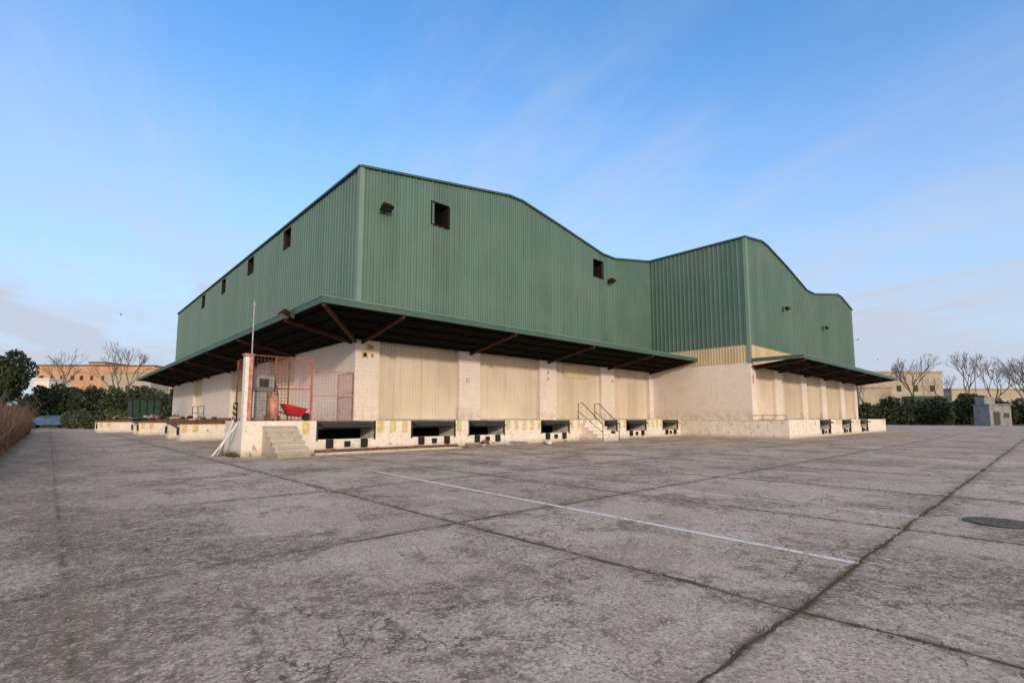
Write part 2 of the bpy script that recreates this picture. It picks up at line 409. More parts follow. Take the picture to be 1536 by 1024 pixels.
def sign(x,z,w,h,m1,m2,y=-.03):
    e=empty('wall_sign'); a=MB(); a.box(x-w/2,x+w/2,y,y+.028,z-h/2,z+h/2); a.obj('plate',m1,e)
    b=MB(); b.quad(*[(x+dx*w*.32,y-.004,z+dz*h*.3) for dx,dz in ((-1,-1),(1,-1),(.6,1),(-.6,1))]); b.obj('symbol',m2,e)
sign(.45,4.15,.32,.3,M_yellow,M_black); sign(.80,4.15,.22,.3,M_white,M_orange); sign(12.5,4.1,.26,.3,M_white,M_orange); sign(12.5,3.7,.2,.25,M_white,M_redpaint)
sign(24.7,3.9,.18,.5,M_redpaint,M_white,YB-.03); sign(6.3,3.3,.18,.18,M_grey,M_white); sign(19.1,3.9,.2,.25,M_white,M_black)
e=empty('wall_lamp'); a=MB(); a.tube([(.65,-.16,4.4),(.65,-.16,4.56)],.1,12,.13); a.obj('shade',M_orange,e); b=MB(); b.beam((.65,0,4.58),(.65,-.18,4.58),.04); b.obj('arm',M_darkgrey,e)

# ---------------- stairs
def stairs(x0,x1,yt,n,mat,run=.3):
    mb=MB()
    for i in range(n):
        z=DT-(i+1)*DT/(n+1)
        mb.box(x0,x1,yt-(i+1)*run,yt-i*run-(.001 if i==0 else 0),0,z)
        mb.box(x0-.02,x1+.02,yt-(i+1)*run-.03,yt-i*run-.002,z-.05,z+.004) 
    return mb
e=empty('concrete_stairs'); stairs(-4.35,-3.3,-2.2,6,M_conc,.28).obj('steps',M_conc,e,.012)
e=empty('concrete_stairs'); stairs(12.9,14.6,-2.2,5,M_dock,.3).obj('steps',M_dock,e,.01)
mb=MB()
for x in (12.95,14.5):
    mb.tube([(x,-2.0,DT),(x,-2.0,DT+.95),(x,-2.3,DT+.98),(x,-3.75,.95),(x,-3.75,.0)],.025,6)
    mb.tube([(x,-2.0,DT+.5),(x,-3.75,.5)],.018,6)
mb.obj('handrail',M_darkgrey,e)
e=empty('dock_railing'); mb=MB()
for y in (-9.4,-8,-6.5,-5): mb.tube([(24.45,y,DT),(24.45,y,DT+.28)],.02,6)
mb.tube([(24.45,-9.4,DT+.28),(24.45,-5,DT+.28)],.022,6); mb.obj('rail',M_darkgrey,e)
e=empty('dock_railing'); mb=MB()
for y in (22,24,26): mb.tube([(-1.4,y,DT),(-1.4,y,DT+1)],.03,6)
for z in (.5,1): mb.tube([(-1.4,22,DT+z),(-1.4,26,DT+z)],.025,6)
mb.obj('rail',M_darkgrey,e)

# ---------------- corner platform objects
e=empty('gate_pillar'); mb=MB(); mb.box(-5.0,-4.74,-2.19,-1.93,DT,3.45); mb.box(-5.03,-4.71,-2.22,-1.9,3.45,3.52); mb.obj('post',M_pink,e,.01)
m2=MB(); m2.box(-4.995,-4.88,-2.215,-2.195,DT,3.4); m2.box(-5.015,-5.003,-2.18,-2.0,DT,3.4); m2.obj('white_strips',M_white,e)
e=empty('antenna_pole'); mb=MB(); mb.tube([(-4.62,-1.5,DT),(-4.62,-1.5,5.35)],.03,8,.022); mb.tube([(-4.62,-1.5,5.35),(-4.62,-1.5,5.5)],.045,8); mb.box(-4.75,-4.5,-1.62,-1.38,DT,DT+.03); mb.obj('pole',M_grey,e)
def mesh_panel(nm,p0,p1,z0,z1,mat,step=.12,r=.004,fr=.025):
    e=empty(nm); p0=Vector((*p0,0));p1=Vector((*p1,0)); L=(p1-p0).length; d=(p1-p0)/L
    a=MB()
    for q in (p0,p1): a.tube([(q.x,q.y,z0),(q.x,q.y,z1)],fr,6)
    for z in (z0+.05,(z0+z1)/2,z1): a.tube([(p0.x,p0.y,z),(p1.x,p1.y,z)],fr*.8,6)
    a.obj('frame',mat,e)
    b=MB(); s=step
    while s<L:
        q=p0+d*s; b.beam((q.x,q.y,z0),(q.x,q.y,z1),r*2); s+=step
    z=z0+step
    while z<z1: b.beam((p0.x,p0.y,z),(p1.x,p1.y,z),r*2); z+=step
    b.obj('wire_mesh',mat,e)
mesh_panel('mesh_fence',(-4.7,-2.05),(-3.5,-2.05),DT,3.5,M_rust)
mesh_panel('mesh_gate',(-3.75,-1.4),(-2.65,-2.0),DT,3.55,M_redpaint)
mesh_panel('mesh_fence',(-2.6,-2.0),(-1.0,-2.0),DT,3.1,M_pink)
mesh_panel('mesh_fence',(-4.85,-1.9),(-4.85,-.7),DT,3.4,M_rust)
mesh_panel('mesh_fence',(-1.0,-2.0),(-1.0,-.6),DT,3.1,M_pink)
e=empty('fuel_pump'); x,y=-4.2,-1.6
a=MB(); a.box(x-.3,x+.3,y-.22,y+.22,DT,DT+.12); a.box(x-.26,x+.26,y-.18,y+.18,DT+.12,DT+1.05); a.box(x-.3,x+.3,y-.22,y+.22,DT+1.05,DT+1.62); a.obj('cabinet',M_grey,e,.03)
a=MB(); a.box(x-.22,x+.1,y-.235,y-.22,DT+1.2,DT+1.5); a.obj('display',M_glass,e)
a=MB(); a.box(x+.12,x+.25,y-.28,y-.18,DT+.6,DT+.9); a.obj('nozzle_holder',M_black,e)
a=MB(); a.tube([(x+.31,y-.05,DT+1.5),(x+.42,y-.1,DT+1.2),(x+.44,y-.15,DT+.5),(x+.36,y-.2,DT+.3),(x+.25,y-.25,DT+.75)],.018,6); a.obj('hose',M_black,e)
e=empty('fire_extinguisher_cart'); x,y=-3.95,-1.95
a=MB(); zs=[0,.03,.75,.88,.95]; rs=[.13,.17,.17,.10,.04]
for i in range(4): a.tube([(x,y,DT+.08+zs[i]),(x,y,DT+.08+zs[i+1])],rs[i],14,rs[i+1])
a.obj('cylinder',M_pink,e,0,True)
a=MB(); a.tube([(x-.18,y+.15,DT+.1),(x-.18,y+.15,DT+1.0),(x+.18,y+.15,DT+1.0),(x+.18,y+.15,DT+.1)],.018,6)
for s in (-.22,.22): a.tube([(x+s-.03,y+.12,DT+.1),(x+s+.03,y+.12,DT+.1)],.1,12)
a.obj('trolley',M_rust,e)
e=empty('wheelbarrow'); x,y=-3.2,-1.95
a=MB(); b0=[(-.25,-.16),(.22,-.16),(.22,.16),(-.25,.16)]; t0=[(-.47,-.28),(.38,-.28),(.38,.28),(-.47,.28)]
vb=[(x+i,y+j,DT+.18) for i,j in b0]; vt=[(x+i,y+j,DT+.5+(.12 if i<0 else -.06)) for i,j in t0]
a.poly(vb)
for k in range(4): a.quad(vb[k],vb[(k+1)%4],vt[(k+1)%4],vt[k])
o=a.obj('tub',M_red,e); sm=o.modifiers.new('s','SOLIDIFY'); sm.thickness=.02
bv=o.modifiers.new('b','BEVEL'); bv.width=.03; bv.segments=2
a=MB()
for s in (-.2,.2): a.tube([(x+.42,y+s*.2,DT+.15),(x+.18,y+s,DT+.16),(x-.4,y+s,DT+.28),(x-.65,y+s,DT+.36)],.016,6); a.tube([(x-.18,y+s,DT+.2),(x-.22,y+s,DT)],.014,6)
a.obj('frame',M_darkgrey,e); a=MB(); a.tube([(x+.42,y-.05,DT+.15),(x+.42,y+.05,DT+.15)],.15,16); a.obj('wheel',M_black,e)
e=empty('wooden_board'); a=MB(); a.beam((-5.75,-1.7,0.03),(-5.05,-1.75,1.1),.14,.03); a.beam((-5.5,-1.3,0.03),(-5.05,-1.3,1.25),.10,.03); a.obj('boards',M_white,e)
e=empty('striped_barrier'); a=MB(); a.box(-5.06,-5.01,-1.6,-1.15,1.2,1.85); a.obj('panel',M_black,e)
b=MB()
for i in range(3): z=1.25+i*.2; b.quad((-5.064,-1.6,z),(-5.064,-1.15,z+.12),(-5.064,-1.15,z+.22),(-5.064,-1.6,z+.10))
b.obj('bands',M_yellow,e)
e=empty('pipe_kerb'); a=MB(); a.box(-2.95,3.4,-3.42,-3.1,0,.09); a.obj('kerb',M_dock,e,.015)
b=MB(); b.tube([(-2.9,-3.2,.14),(3.3,-3.2,.14)],.05,10); b.tube([(-2.6,-3.34,.13),(1.2,-3.36,.12),(3.9,-3.4,.06)],.035,8)
for xx in (-2.2,-.5,1.2,2.8): b.box(xx-.03,xx+.03,-3.27,-3.13,.09,.2)
b.obj('pipes',M_rust,e)
e=empty('wheel_guide'); a=MB()
for x0 in (4.4,7.2): a.tube([(x0,-2.4,.12),(x0,-3.6,.12),(x0,-3.75,.0)],.05,8)
a.obj('tubes',M_grey,e)

def debris(x,y,z,n,s,nm,mats,sc=1.):
    e=empty(nm)
    for mi,mt in enumerate(mats):
        a=MB()
        for i in range(n):
            px=x+random.gauss(0,s*.5); py=y+random.gauss(0,s*.5*sc); L=random.uniform(.2,.9)*min(s,1.8)*.5; an=random.uniform(0,6.28); el=random.uniform(0,.6)
            w=random.uniform(.04,.25)
            a.beam((px,py,z+.03+w/2),(px+L*math.cos(an),py+L*math.sin(an),z+.03+w/2+L*math.sin(el)),w,random.uniform(.02,.15))
        a.obj('pieces_%d'%mi,mt,e)
debris(-3.0,15,DT,5,1.0,'scrap_pile',[M_rust,M_darkgrey,M_grey])
debris(-3.6,28,DT,9,1.3,'scrap_pile',[M_rust,M_darkgrey,M_grey,M_pink])
debris(-4.6,39,DT,7,1.5,'scrap_pile',[M_rust,M_pink,M_darkgrey])
debris(-2.6,21,0,6,1.2,'scrap_pile',[M_rust,M_darkgrey,M_white])
debris(5.3,-3.0,0,2,.8,'litter',[M_grey,M_rust]); debris(8.4,-3.6,0,2,.5,'litter',[M_blue,M_white])
mb=MB()
for i in range(900):
    px=random.uniform(-2.8,24); py=-2.25-abs(random.gauss(0,.25)); r=random.uniform(.008,.04); n=len(mb.v)
    mb.v+=[(px+r*random.uniform(.6,1.4),py,0),(px,py+r*random.uniform(.6,1.2),0),(px-r,py,0),(px,py-r,0),(px,py,r*.8)]
    mb.f+=[(n,n+1,n+4),(n+1,n+2,n+4),(n+2,n+3,n+4),(n+3,n,n+4)]
mb.obj('rubble',M_conc)
e=empty('waste_container'); x,y=-3.1,38
a=MB(); b=[(x-1.1,y-1.4,DT),(x+.9,y-1.4,DT),(x+.9,y+1.4,DT),(x-1.1,y+1.4,DT)]
a.hexa(b+[(x-1.3,y-1.6,3.1),(x+1.0,y-1.6,3.1),(x+1.0,y+1.6,3.1),(x-1.3,y+1.6,3.1)]); a.obj('body',M_dgreen,e,.04)
b=MB()
for k in (-1.2,-.6,0,.6,1.2): b.beam((x+k*.85-.1,y-1.5,DT),(x+k*.95-.1,y-1.66,3.1),.07)
b.box(x-1.4,x+1.1,y-1.72,y-1.6,3.02,3.16); b.box(x-1.4,x-1.3,y-1.6,y+1.7,3.02,3.16); b.obj('ribs',M_black,e)

# ---------------- ground
gm,t,b,P=newmat('concrete_yard')
x,y,z=t.sep(P)[:3]
w1=t.sep(t.noise(P,1.3,4,.6,out=1))
wx=t.m('ADD',x,t.m('MULTIPLY_ADD',w1[0],.12,-.06)); wy=t.m('ADD',y,t.m('MULTIPLY_ADD',w1[1],.12,-.06))
dx=t.m('PINGPONG',t.m('ADD',wx,6.0),1.825); dy=t.m('PINGPONG',t.m('ADD',wy,19.6),1.925)
n_big=t.noise(P,.11,4,.6); n_med=t.noise(P,.7,5,.65); n_f=t.noise(P,9,5,.7); n_g=t.noise(P,55,2,.7)
left=t.ss(t.m('ADD',x,t.m('MULTIPLY',n_med,5)),-5.0,-7.2)
dj=t.m('ADD',t.m('MINIMUM',dx,dy),t.m('MULTIPLY',t.ss(x,-7.5,-8.5),.02))
c=t.mix(t.ss(n_big,.35,.65),(.485,.405,.335),(.59,.50,.42))
cell=t.comb(t.m('FLOOR',t.m('DIVIDE',t.m('ADD',wx,6.0),3.65)),t.m('FLOOR',t.m('DIVIDE',t.m('ADD',wy,19.6),3.85)),0.)
wn=t.new('ShaderNodeTexWhiteNoise',noise_dimensions='2D'); t.put(wn.inputs['Vector'],cell)
tone=t.m('MULTIPLY_ADD',wn.outputs[0],.18,.91)
c=t.mix(1.,c,t.comb(tone,tone,tone),'MULTIPLY')
c=t.mix(t.m('MULTIPLY',t.ss(n_med,.42,.66),.6),c,(.30,.24,.185))
c=t.mix(t.m('MULTIPLY',t.ss(t.noise(P,2.3,5,.7),.52,.66),.5),c,(.68,.60,.515))
# brown soil film, heaviest along the left side of the yard
c=t.mix(t.m('MULTIPLY',left,t.ss(t.m('ADD',t.m('MULTIPLY',n_f,.5),t.m('MULTIPLY',n_med,.5)),.40,.56,.15,.85)),c,(.17,.125,.085))
pn=t.noise(t.map(P,loc=(3.3,9,0)),.5,5,.70)
patch=t.ss(pn,.51,.57)
c=t.mix(t.m('MULTIPLY',patch,t.ss(n_f,.40,.58,.2,.85)),c,(.17,.13,.10))
oil=t.ss(t.noise(t.map(P,loc=(13.3,2,0)),1.1,4,.6),.62,.68)
c=t.mix(t.m('MULTIPLY',oil,.7),c,(.12,.095,.075))
vor=t.new('ShaderNodeTexVoronoi'); t.put(vor.inputs['Vector'],P); vor.inputs['Scale'].default_value=60
sp=t.sep(vor.outputs['Color'])[0]
c=t.mix(t.m('MULTIPLY',t.ss(sp,.6,.95),.42),c,(.78,.69,.60)); c=t.mix(t.m('MULTIPLY',t.ss(sp,.35,.05),.55),c,(.14,.115,.095))
c=t.mix(t.m('MULTIPLY',t.ss(n_g,.5,.75),.4),c,(.13,.105,.085))
for ang,off,thr,msk in ((1.50,0.,.56,.50),(1.25,21.,.57,.53),(.45,11.,.59,.56)):
    s1=t.noise(t.streak(wx,wy,ang,.22,5.5,off),1.4,4,.7); mk=t.ss(t.noise(t.map(P,loc=(off,off*.7,0)),.25,3),msk-.04,msk+.06)
    c=t.mix(t.m('MULTIPLY',t.m('MULTIPLY',t.ss(s1,thr-.02,thr+.07),mk),t.ss(n_f,.4,.58,.1,.6)),c,(.17,.14,.115))
dv=t.new('ShaderNodeVectorMath',operation='ADD'); t.put(dv.inputs[0],P); nn=t.noise(P,1.2,5,.65,out=1)
sc=t.new('ShaderNodeVectorMath',operation='SCALE'); t.put(sc.inputs[0],nn); sc.inputs['Scale'].default_value=.9; t.put(dv.inputs[1],sc.outputs[0])
def crack(scale,w,mask):
    v=t.new('ShaderNodeTexVoronoi',feature='DISTANCE_TO_EDGE'); t.put(v.inputs['Vector'],dv.outputs[0]); v.inputs['Scale'].default_value=scale
    return t.m('MULTIPLY',t.ss(v.outputs[0],w*scale,w*scale*.3),mask)
ck1=crack(.40,.013,t.ss(n_big,.42,.50))
ck2=crack(2.6,.009,t.ss(t.noise(t.map(P,loc=(8,2,0)),.5,4),.47,.55))
ck=t.m('MAXIMUM',ck1,ck2)
jw=t.m('MULTIPLY_ADD',t.noise(P,4,4,.7),.034,-.006)
jm=t.ss(t.m('SUBTRACT',dj,jw),.007,-.002)
halo=t.m('MULTIPLY',t.ss(dj,.26,.0),t.ss(n_f,.4,.58))
c=t.mix(t.m('MULTIPLY',halo,.6),c,(.2,.16,.115))
moss=t.m('MULTIPLY',t.ss(dj,.06,.015),t.ss(t.noise(P,1.9,4,.7),.45,.55))
c=t.mix(t.m('MULTIPLY',moss,.8),c,(.09,.085,.04))
c=t.mix(t.m('MULTIPLY',ck,.8),c,(.09,.07,.055)); c=t.mix(t.m('MULTIPLY',jm,.9),c,(.065,.053,.038))
verge=t.ss(t.m('ADD',x,t.m('MULTIPLY_ADD',n_med,1.6,-.8)),-10.5,-11.1)
far=t.m('MAXIMUM',t.ss(x,100.,115.),t.ss(y,62.,70.))
vc=t.mix(t.ss(n_med,.4,.6),(.10,.10,.05),(.22,.17,.12))
c=t.mix(t.m('MAXIMUM',verge,far),c,vc)
t.put(b.inputs['Base Color'],c); b.inputs['Roughness'].default_value=.95; b.inputs['Specular IOR Level'].default_value=.25
h=t.m('ADD',t.m('MULTIPLY',t.noise(P,22,4,.75),.9),t.m('MULTIPLY',sp,.3))
t.put(b.inputs['Normal'],t.bump(h,.7,.012))
mb=MB(); mb.quad((-2500,-2500,0),(2500,-2500,0),(2500,2500,0),(-2500,2500,0)); mb.obj('ground',gm)

def paint(name,thr,a):
    m,t,b,P=newmat(name)
    al=t.ss(t.m('ADD',t.noise(P,9,5,.75),t.m('MULTIPLY_ADD',t.noise(P,.5,3),.4,-.2)),thr,thr+.12)
    b.inputs['Base Color'].default_value=(.84,.82,.79,1); t.put(b.inputs['Alpha'],t.m('MULTIPLY',al,a)); return m
wm=paint('worn_line_paint',.34,.9); wm2=paint('very_worn_line_paint',.43,.8)
def line(x0,y0,x1,y1,w,m):
    d=Vector((x1-x0,y1-y0,0)).normalized(); n=Vector((-d.y,d.x,0))*w/2; a=Vector((x0,y0,.004)); c_=Vector((x1,y1,.004))
    MB().quad(a-n,c_-n,c_+n,a+n).obj('painted_line',m)
line(-3.85,-9.6,-4.4,-19.6,.09,wm); line(-1.45,-9.5,-1.35,-19.6,.10,wm2); line(1.3,-9.5,1.5,-19.6,.10,wm2); line(4.2,-9.5,4.4,-19.0,.10,wm2)

e=empty('manhole_cover'); cx,cy=-1.05,-20.35
a=MB(); a.tube([(cx,cy,.0),(cx,cy,.012)],.36,32); a.obj('frame',M_darkgrey,e); a=MB(); a.tube([(cx,cy,.012),(cx,cy,.018)],.30,32); a.obj('lid',M_iron,e)
a=MB()
for i in range(-3,4):
    for j in range(-3,4):
        if i*i+j*j<12: a.box(cx+j*.07-.02,cx+j*.07+.02,cy+i*.07-.01,cy+i*.07+.01,.018,.023)
a.obj('tread',M_iron,e)

def tufts(name,pts,hmin,hmax,nb,mat,spread=.05):
    mb=MB()
    for (px,py,s) in pts:
        for i in range(nb):
            a=random.uniform(0,6.28); r=random.uniform(0,spread*s); bx=px+r*math.cos(a); by=py+r*math.sin(a)
            h=random.uniform(hmin,hmax)*s; le=random.uniform(.1,.7)*h; w=.004*s+.05*h
            n=len(mb.v); ca,sa=math.cos(a),math.sin(a)
            mb.v+=[(bx-sa*w,by+ca*w,0),(bx+sa*w,by-ca*w,0),(bx+ca*le,by+sa*le,h)]; mb.f.append((n,n+1,n+2))
    mb.obj(name,mat)
pts=[]
for k in range(700):
    if random.random()<.55:
        px=-6+3.65*random.choice([0,0,1,1,2,3]); py=random.uniform(-20.5,-4)
        px+=random.gauss(0,.02)
    else:
        py=-19.6+3.85*random.choice([0,0,1,1,2,3]); px=random.uniform(-10,8); py+=random.gauss(0,.02)
    if math.hypot(px+9.8,py+20.9)>1.3: pts.append((px,py,random.uniform(.3,1)))
tufts('grass_tufts',pts,.010,.034,10,M_grass,.06)
pts=[(random.uniform(-13.5,-11.2),random.uniform(-12,40),random.uniform(.4,1.0)) for _ in range(1400)]
pts+=[(-5.1+random.gauss(0,.15),random.uniform(-2.4,-1),1) for _ in range(30)]
pts+=[(random.uniform(-3,24),-2.3-abs(random.gauss(0,.1)),random.uniform(.3,.8)) for _ in range(70)]
tufts('verge_grass',pts,.05,.2,10,M_grass,.25)
mb=MB()
for i in range(4000):
    px=random.uniform(-12,3); py=random.uniform(-20.5,-8)
    r=random.uniform(.003,.010); n=len(mb.v)
    mb.v+=[(px+r*random.uniform(.6,1.2),py,r*.3),(px,py+r*random.uniform(.6,1.2),r*.3),(px-r,py,r*.3),(px,py-r,r*.3),(px,py,r*1.1)]
    mb.f+=[(n,n+1,n+4),(n+1,n+2,n+4),(n+2,n+3,n+4),(n+3,n,n+4)]
mb.obj('gravel',M_conc)

# ---------------- vegetation
def leaves(name,blobs,n,size,mat,flat=.6):
    wts=np.array([b_[3]*b_[4]*b_[5] for b_ in blobs])**.67; wts/=wts.sum()
    idx=rng.choice(len(blobs),n,p=wts); B=np.array(blobs)[idx]
    d=rng.normal(size=(n,3)); d/=np.linalg.norm(d,axis=1)[:,None]; r=rng.uniform(.45,1.08,n)**.6
    C=B[:,:3]+d*B[:,3:]*r[:,None]; C[:,2]=np.abs(C[:,2])
    a=rng.normal(size=(n,3)); a/=np.linalg.norm(a,axis=1)[:,None]
    b_=np.cross(a,rng.normal(size=(n,3))); b_/=np.linalg.norm(b_,axis=1)[:,None]
    s=(size*rng.uniform(.5,1.3,n))[:,None]
    V=np.stack([C-a*s,C-b_*s*flat,C+a*s,C+b_*s*flat],1).reshape(-1,3)
    F=np.arange(4*n).reshape(-1,4)
    me=bpy.data.meshes.new(name); me.from_pydata(V.tolist(),[],F.tolist()); me.materials.append(mat)
    o=bpy.data.objects.new(name,me); COL.objects.link(o); return o
def line_blobs(x0,y0,x1,y1,n,h,w,hv=.35):
    out=[]
    for i in range(n):
        f=(i+random.random())/n; hh=h*random.uniform(1-hv,1+hv)
        out.append((x0+(x1-x0)*f+random.gauss(0,w*.3),y0+(y1-y0)*f+random.gauss(0,w*.3),hh*.5,w*random.uniform(.7,1.2),w*random.uniform(.7,1.2),hh*.5))
        out.append((out[-1][0]+random.gauss(0,w*.5),out[-1][1]+random.gauss(0,w*.5),hh*.85,w*.5,w*.5,hh*.22))
    return out
def FR(F,R): return (CAM.x+F*.679+R*.734, CAM.y+F*.734-R*.679)
a0=FR(82,-84); a1=FR(78,-48)
leaves('hedge',line_blobs(*a0,*a1,24,4.3,2.0,.55),18000,.26,M_leafd)
a0=FR(62,-54); a1=FR(60,-41)
leaves('hedge',line_blobs(*a0,*a1,9,2.3,1.2,.45),7000,.17,M_leafm)
a0=FR(98,66); a1=FR(104,118)
leaves('hedge',line_blobs(*a0,*a1,36,4.2,2.0,.3),26000,.26,M_leafd)
mb=MB()
for i in range(2600):
    px=random.uniform(-13.2,-11.0); py=-7+47*random.random(); 
    h=random.uniform(.7,2.1); q=Vector((px,py,0)); pts_=[q]
    dr=Vector((random.gauss(0,.22),random.gauss(0,.22),1)).normalized()
    for s in range(3):
        q=q+dr*h/3; dr=(dr+Vector((random.gauss(0,.2),random.gauss(0,.2),.05))).normalized(); pts_.append(q.copy())
    mb.tube(pts_,.012,3,.004)
    if random.random()<.8:
        for s in (1,2,3):
            for kk in range(2):
                e2=pts_[s]+Vector((random.gauss(0,.2),random.gauss(0,.2),random.uniform(.1,.4))); mb.beam(pts_[s],e2,.008,.008,.004)
mb.obj('dry_shrubs',M_dry)
leaves('dry_shrub_leaves',[(random.uniform(-13.2,-11.3),random.uniform(-6,40),random.uniform(.4,1.3),.6,.8,.5) for _ in range(90)],9000,.05,M_dry)
e=empty('wire_fence'); mb=MB()
for i in range(17): mb.tube([(-10.95,-8+i*3,0),(-10.95,-8+i*3,1.7)],.03,6)
for z in (.3,.8,1.3,1.65): mb.tube([(-10.95,-8,z),(-10.95,40,z)],.008,4)
mb.obj('posts_and_wires',M_rust,e)

def bare_tree(x,y,h,seed,spread=.5,z=0):
    r=random.Random(seed); mb=MB()
    def rec(p,d,L,rad,lv):
        q=p+d*L; mid=p+d*L*.5+Vector((r.gauss(0,1),r.gauss(0,1),r.gauss(0,1)))*L*.05
        mb.tube([p,mid,q],rad,5 if lv<2 else 3,rad*.62)
        if lv>=6 : return
        n=r.choice([2,3,3]) if lv<5 else 3
        for i in range(n):
            ax=Vector((r.gauss(0,1),r.gauss(0,1),r.gauss(0,.6))).normalized()
            nd=(d+ax*spread*r.uniform(.6,1.2)+Vector((0,0,.12))).normalized()
            rec(q if i else p+d*L*r.uniform(.75,1),nd,L*r.uniform(.62,.85),rad*.62,lv+1)
    rec(Vector((x,y,z-.1)),Vector((0,0,1)),h*.24,h*.016,0)
    top=max(v[2] for v in mb.v)-z; k=h/top
    mb.v=[(x+(v[0]-x)*k,y+(v[1]-y)*k,z+(v[2]-z)*k) for v in mb.v]
    e=empty('bare_tree'); mb.obj('trunk_and_branches',M_bark,e)
for F_,R_,h_,s_ in ((110,89,15.5,1),(106,97,15.5,2),(112,108,16,3),(100,103,13,4),(118,84,12,15),(90,-70.5,16,5),(88,-80,14,6),(95,-64,11,9),(108,113,16,12),(104,91,11,21)):
    xx,yy=FR(F_,R_); bare_tree(xx,yy,h_,s_)
def leafy_tree(F_,R_,h,w,n=9000,mat=M_leafd):
    xx,yy=FR(F_,R_); e=empty('evergreen_tree')
    mb=MB(); mb.tube([(xx,yy,0),(xx+.2,yy,h*.35),(xx,yy+.1,h*.7)],h*.03,7,h*.012)
    for i in range(7):
        a=i*.9; mb.tube([(xx,yy,h*(.3+.05*i)),(xx+w*.55*math.cos(a),yy+w*.55*math.sin(a),h*(.5+.06*i))],h*.012,5,.03)
    mb.obj('trunk',M_bark,e)
    bl_=[(xx+random.gauss(0,w*.38),yy+random.gauss(0,w*.38),h*random.uniform(.35,.85),w*random.uniform(.28,.48),w*random.uniform(.28,.48),h*random.uniform(.09,.18)) for _ in range(20)]
    leaves('crown',bl_,n,.22,mat).parent=e
leafy_tree(70,-71.5,10.8,3.6,12000); leafy_tree(84,-77,7.2,3.0,7000); leafy_tree(88,-64,7,2.4,5000,M_leafm); leafy_tree(92,84.5,6,2.2,5000,M_leafm); leafy_tree(92,106,5.5,2.0,4000)
leafy_tree(70,-46,6.2,2.4,6000)

mb=MB(); N=40
for side,(F0,Ra,Rb,hh) in {'l':(170,-230,-60,13),'r':(190,110,330,8)}.items():
    base=len(mb.v); 
    for i in range(N+1):
        for j in range(9):
            u_=i/N; v_=j/8
            xx,yy=FR(F0+v_*160,Ra+(Rb-Ra)*u_); zz=hh*math.sin(math.pi*min(1,max(0,u_)))**.4*min(1,v_*3)*(1-.3*max(0,v_-.6))*(.9+.1*math.sin(i*1.3)) -.5
            mb.v.append((xx,yy,zz))
    for i in range(N):
        for j in range(8): a=base+i*9+j; mb.f.append((a,a+9,a+10,a+1))
mb.obj('hill',M_leafd,None,0,True)
def block(name,F_,R0,R1,depth,z0,z1,mat,wins=6,roof=True,mat2=None):
    e=empty(name); mb=MB(); 
    A=Vector((*FR(F_,R0),0)); B=Vector((*FR(F_,R1),0)); D=Vector((*FR(F_+depth,R0),0))-A
    u=(B-A); L=u.length; uh=u/L; dn=D.normalized()
    def Q(v,z): return (v.x,v.y,z)
    mb.hexa([Q(A,z0),Q(B,z0),Q(B+D,z0),Q(A+D,z0),Q(A,z1),Q(B,z1),Q(B+D,z1),Q(A+D,z1)]); mb.obj('walls',mat,e)
    m2=MB(); m2.hexa([Q(A-uh*.3-dn*.3,z1),Q(B+uh*.3-dn*.3,z1),Q(B+D+uh*.3,z1),Q(A+D-uh*.3,z1),Q(A-uh*.3-dn*.3,z1+.5),Q(B+uh*.3-dn*.3,z1+.5),Q(B+D+uh*.3,z1+.5),Q(A+D-uh*.3,z1+.5)]); m2.obj('parapet',mat2 or mat,e)
    w=MB(); rr=random.Random(int(F_+abs(R0)))
    for i in range(wins):
        s=L*(i+.2+.2*rr.random())/wins; s2=s+L*(.2+.3*rr.random())/wins; za=z0+(z1-z0)*.62; zb=z0+(z1-z0)*.74
        a_=A+uh*s-dn*.05; b_=A+uh*s2-dn*.05
        w.quad(Q(a_,za),Q(b_,za),Q(b_,zb),Q(a_,zb))
    if wins: w.obj('windows',M_glass,e)
    return e
block('industrial_building',235,-225,-192,20,8,26,M_orangewall,7,mat2=M_rust)
block('industrial_building',230,-192,-166,20,8,25.3,M_orangewall,4,mat2=M_rust)
block('industrial_building',240,-205,-197,20,8,28,M_beigewall,0,mat2=M_rust)
block('industrial_building',225,-166,-140,18,8,23.5,M_orangewall,5)
block('industrial_building',190,-156,-138,10,0,18.5,M_beigewall,3,mat2=M_orangewall)
block('industrial_building',190,-183,-177,10,0,16,M_white,2)
block('industrial_building',150,103,130,20,0,15.0,M_beigewall,5)
block('industrial_building',170,150,190,20,0,11,M_beigewall,6)
block('industrial_building',135,94,103,10,0,9.5,M_beigewall,0)
block('storage_container',104,84,91,3,0,5.4,M_dgreen,0)
e=empty('utility_kiosk')
def boxFR(mbx,F0,F1,R0,R1,z0,z1):
    c4=[FR(F0,R0),FR(F0,R1),FR(F1,R1),FR(F1,R0)]
    mbx.hexa([(a_,b_,z0) for a_,b_ in c4]+[(a_,b_,z1) for a_,b_ in c4])
a=MB(); boxFR(a,86,89,82.2,85.9,0,3.6); boxFR(a,87.2,89,82.6,84.4,3.6,5.0); a.obj('walls',M_kiosk,e)
a=MB(); boxFR(a,85.8,89.2,82.0,86.1,3.6,3.75); a.obj('roof_slab',M_kiosk,e)
a=MB(); boxFR(a,85.95,86,82.8,83.9,.1,2.4); boxFR(a,85.95,86,84.6,85.5,1.4,2.2); a.obj('door_and_vent',M_darkgrey,e)
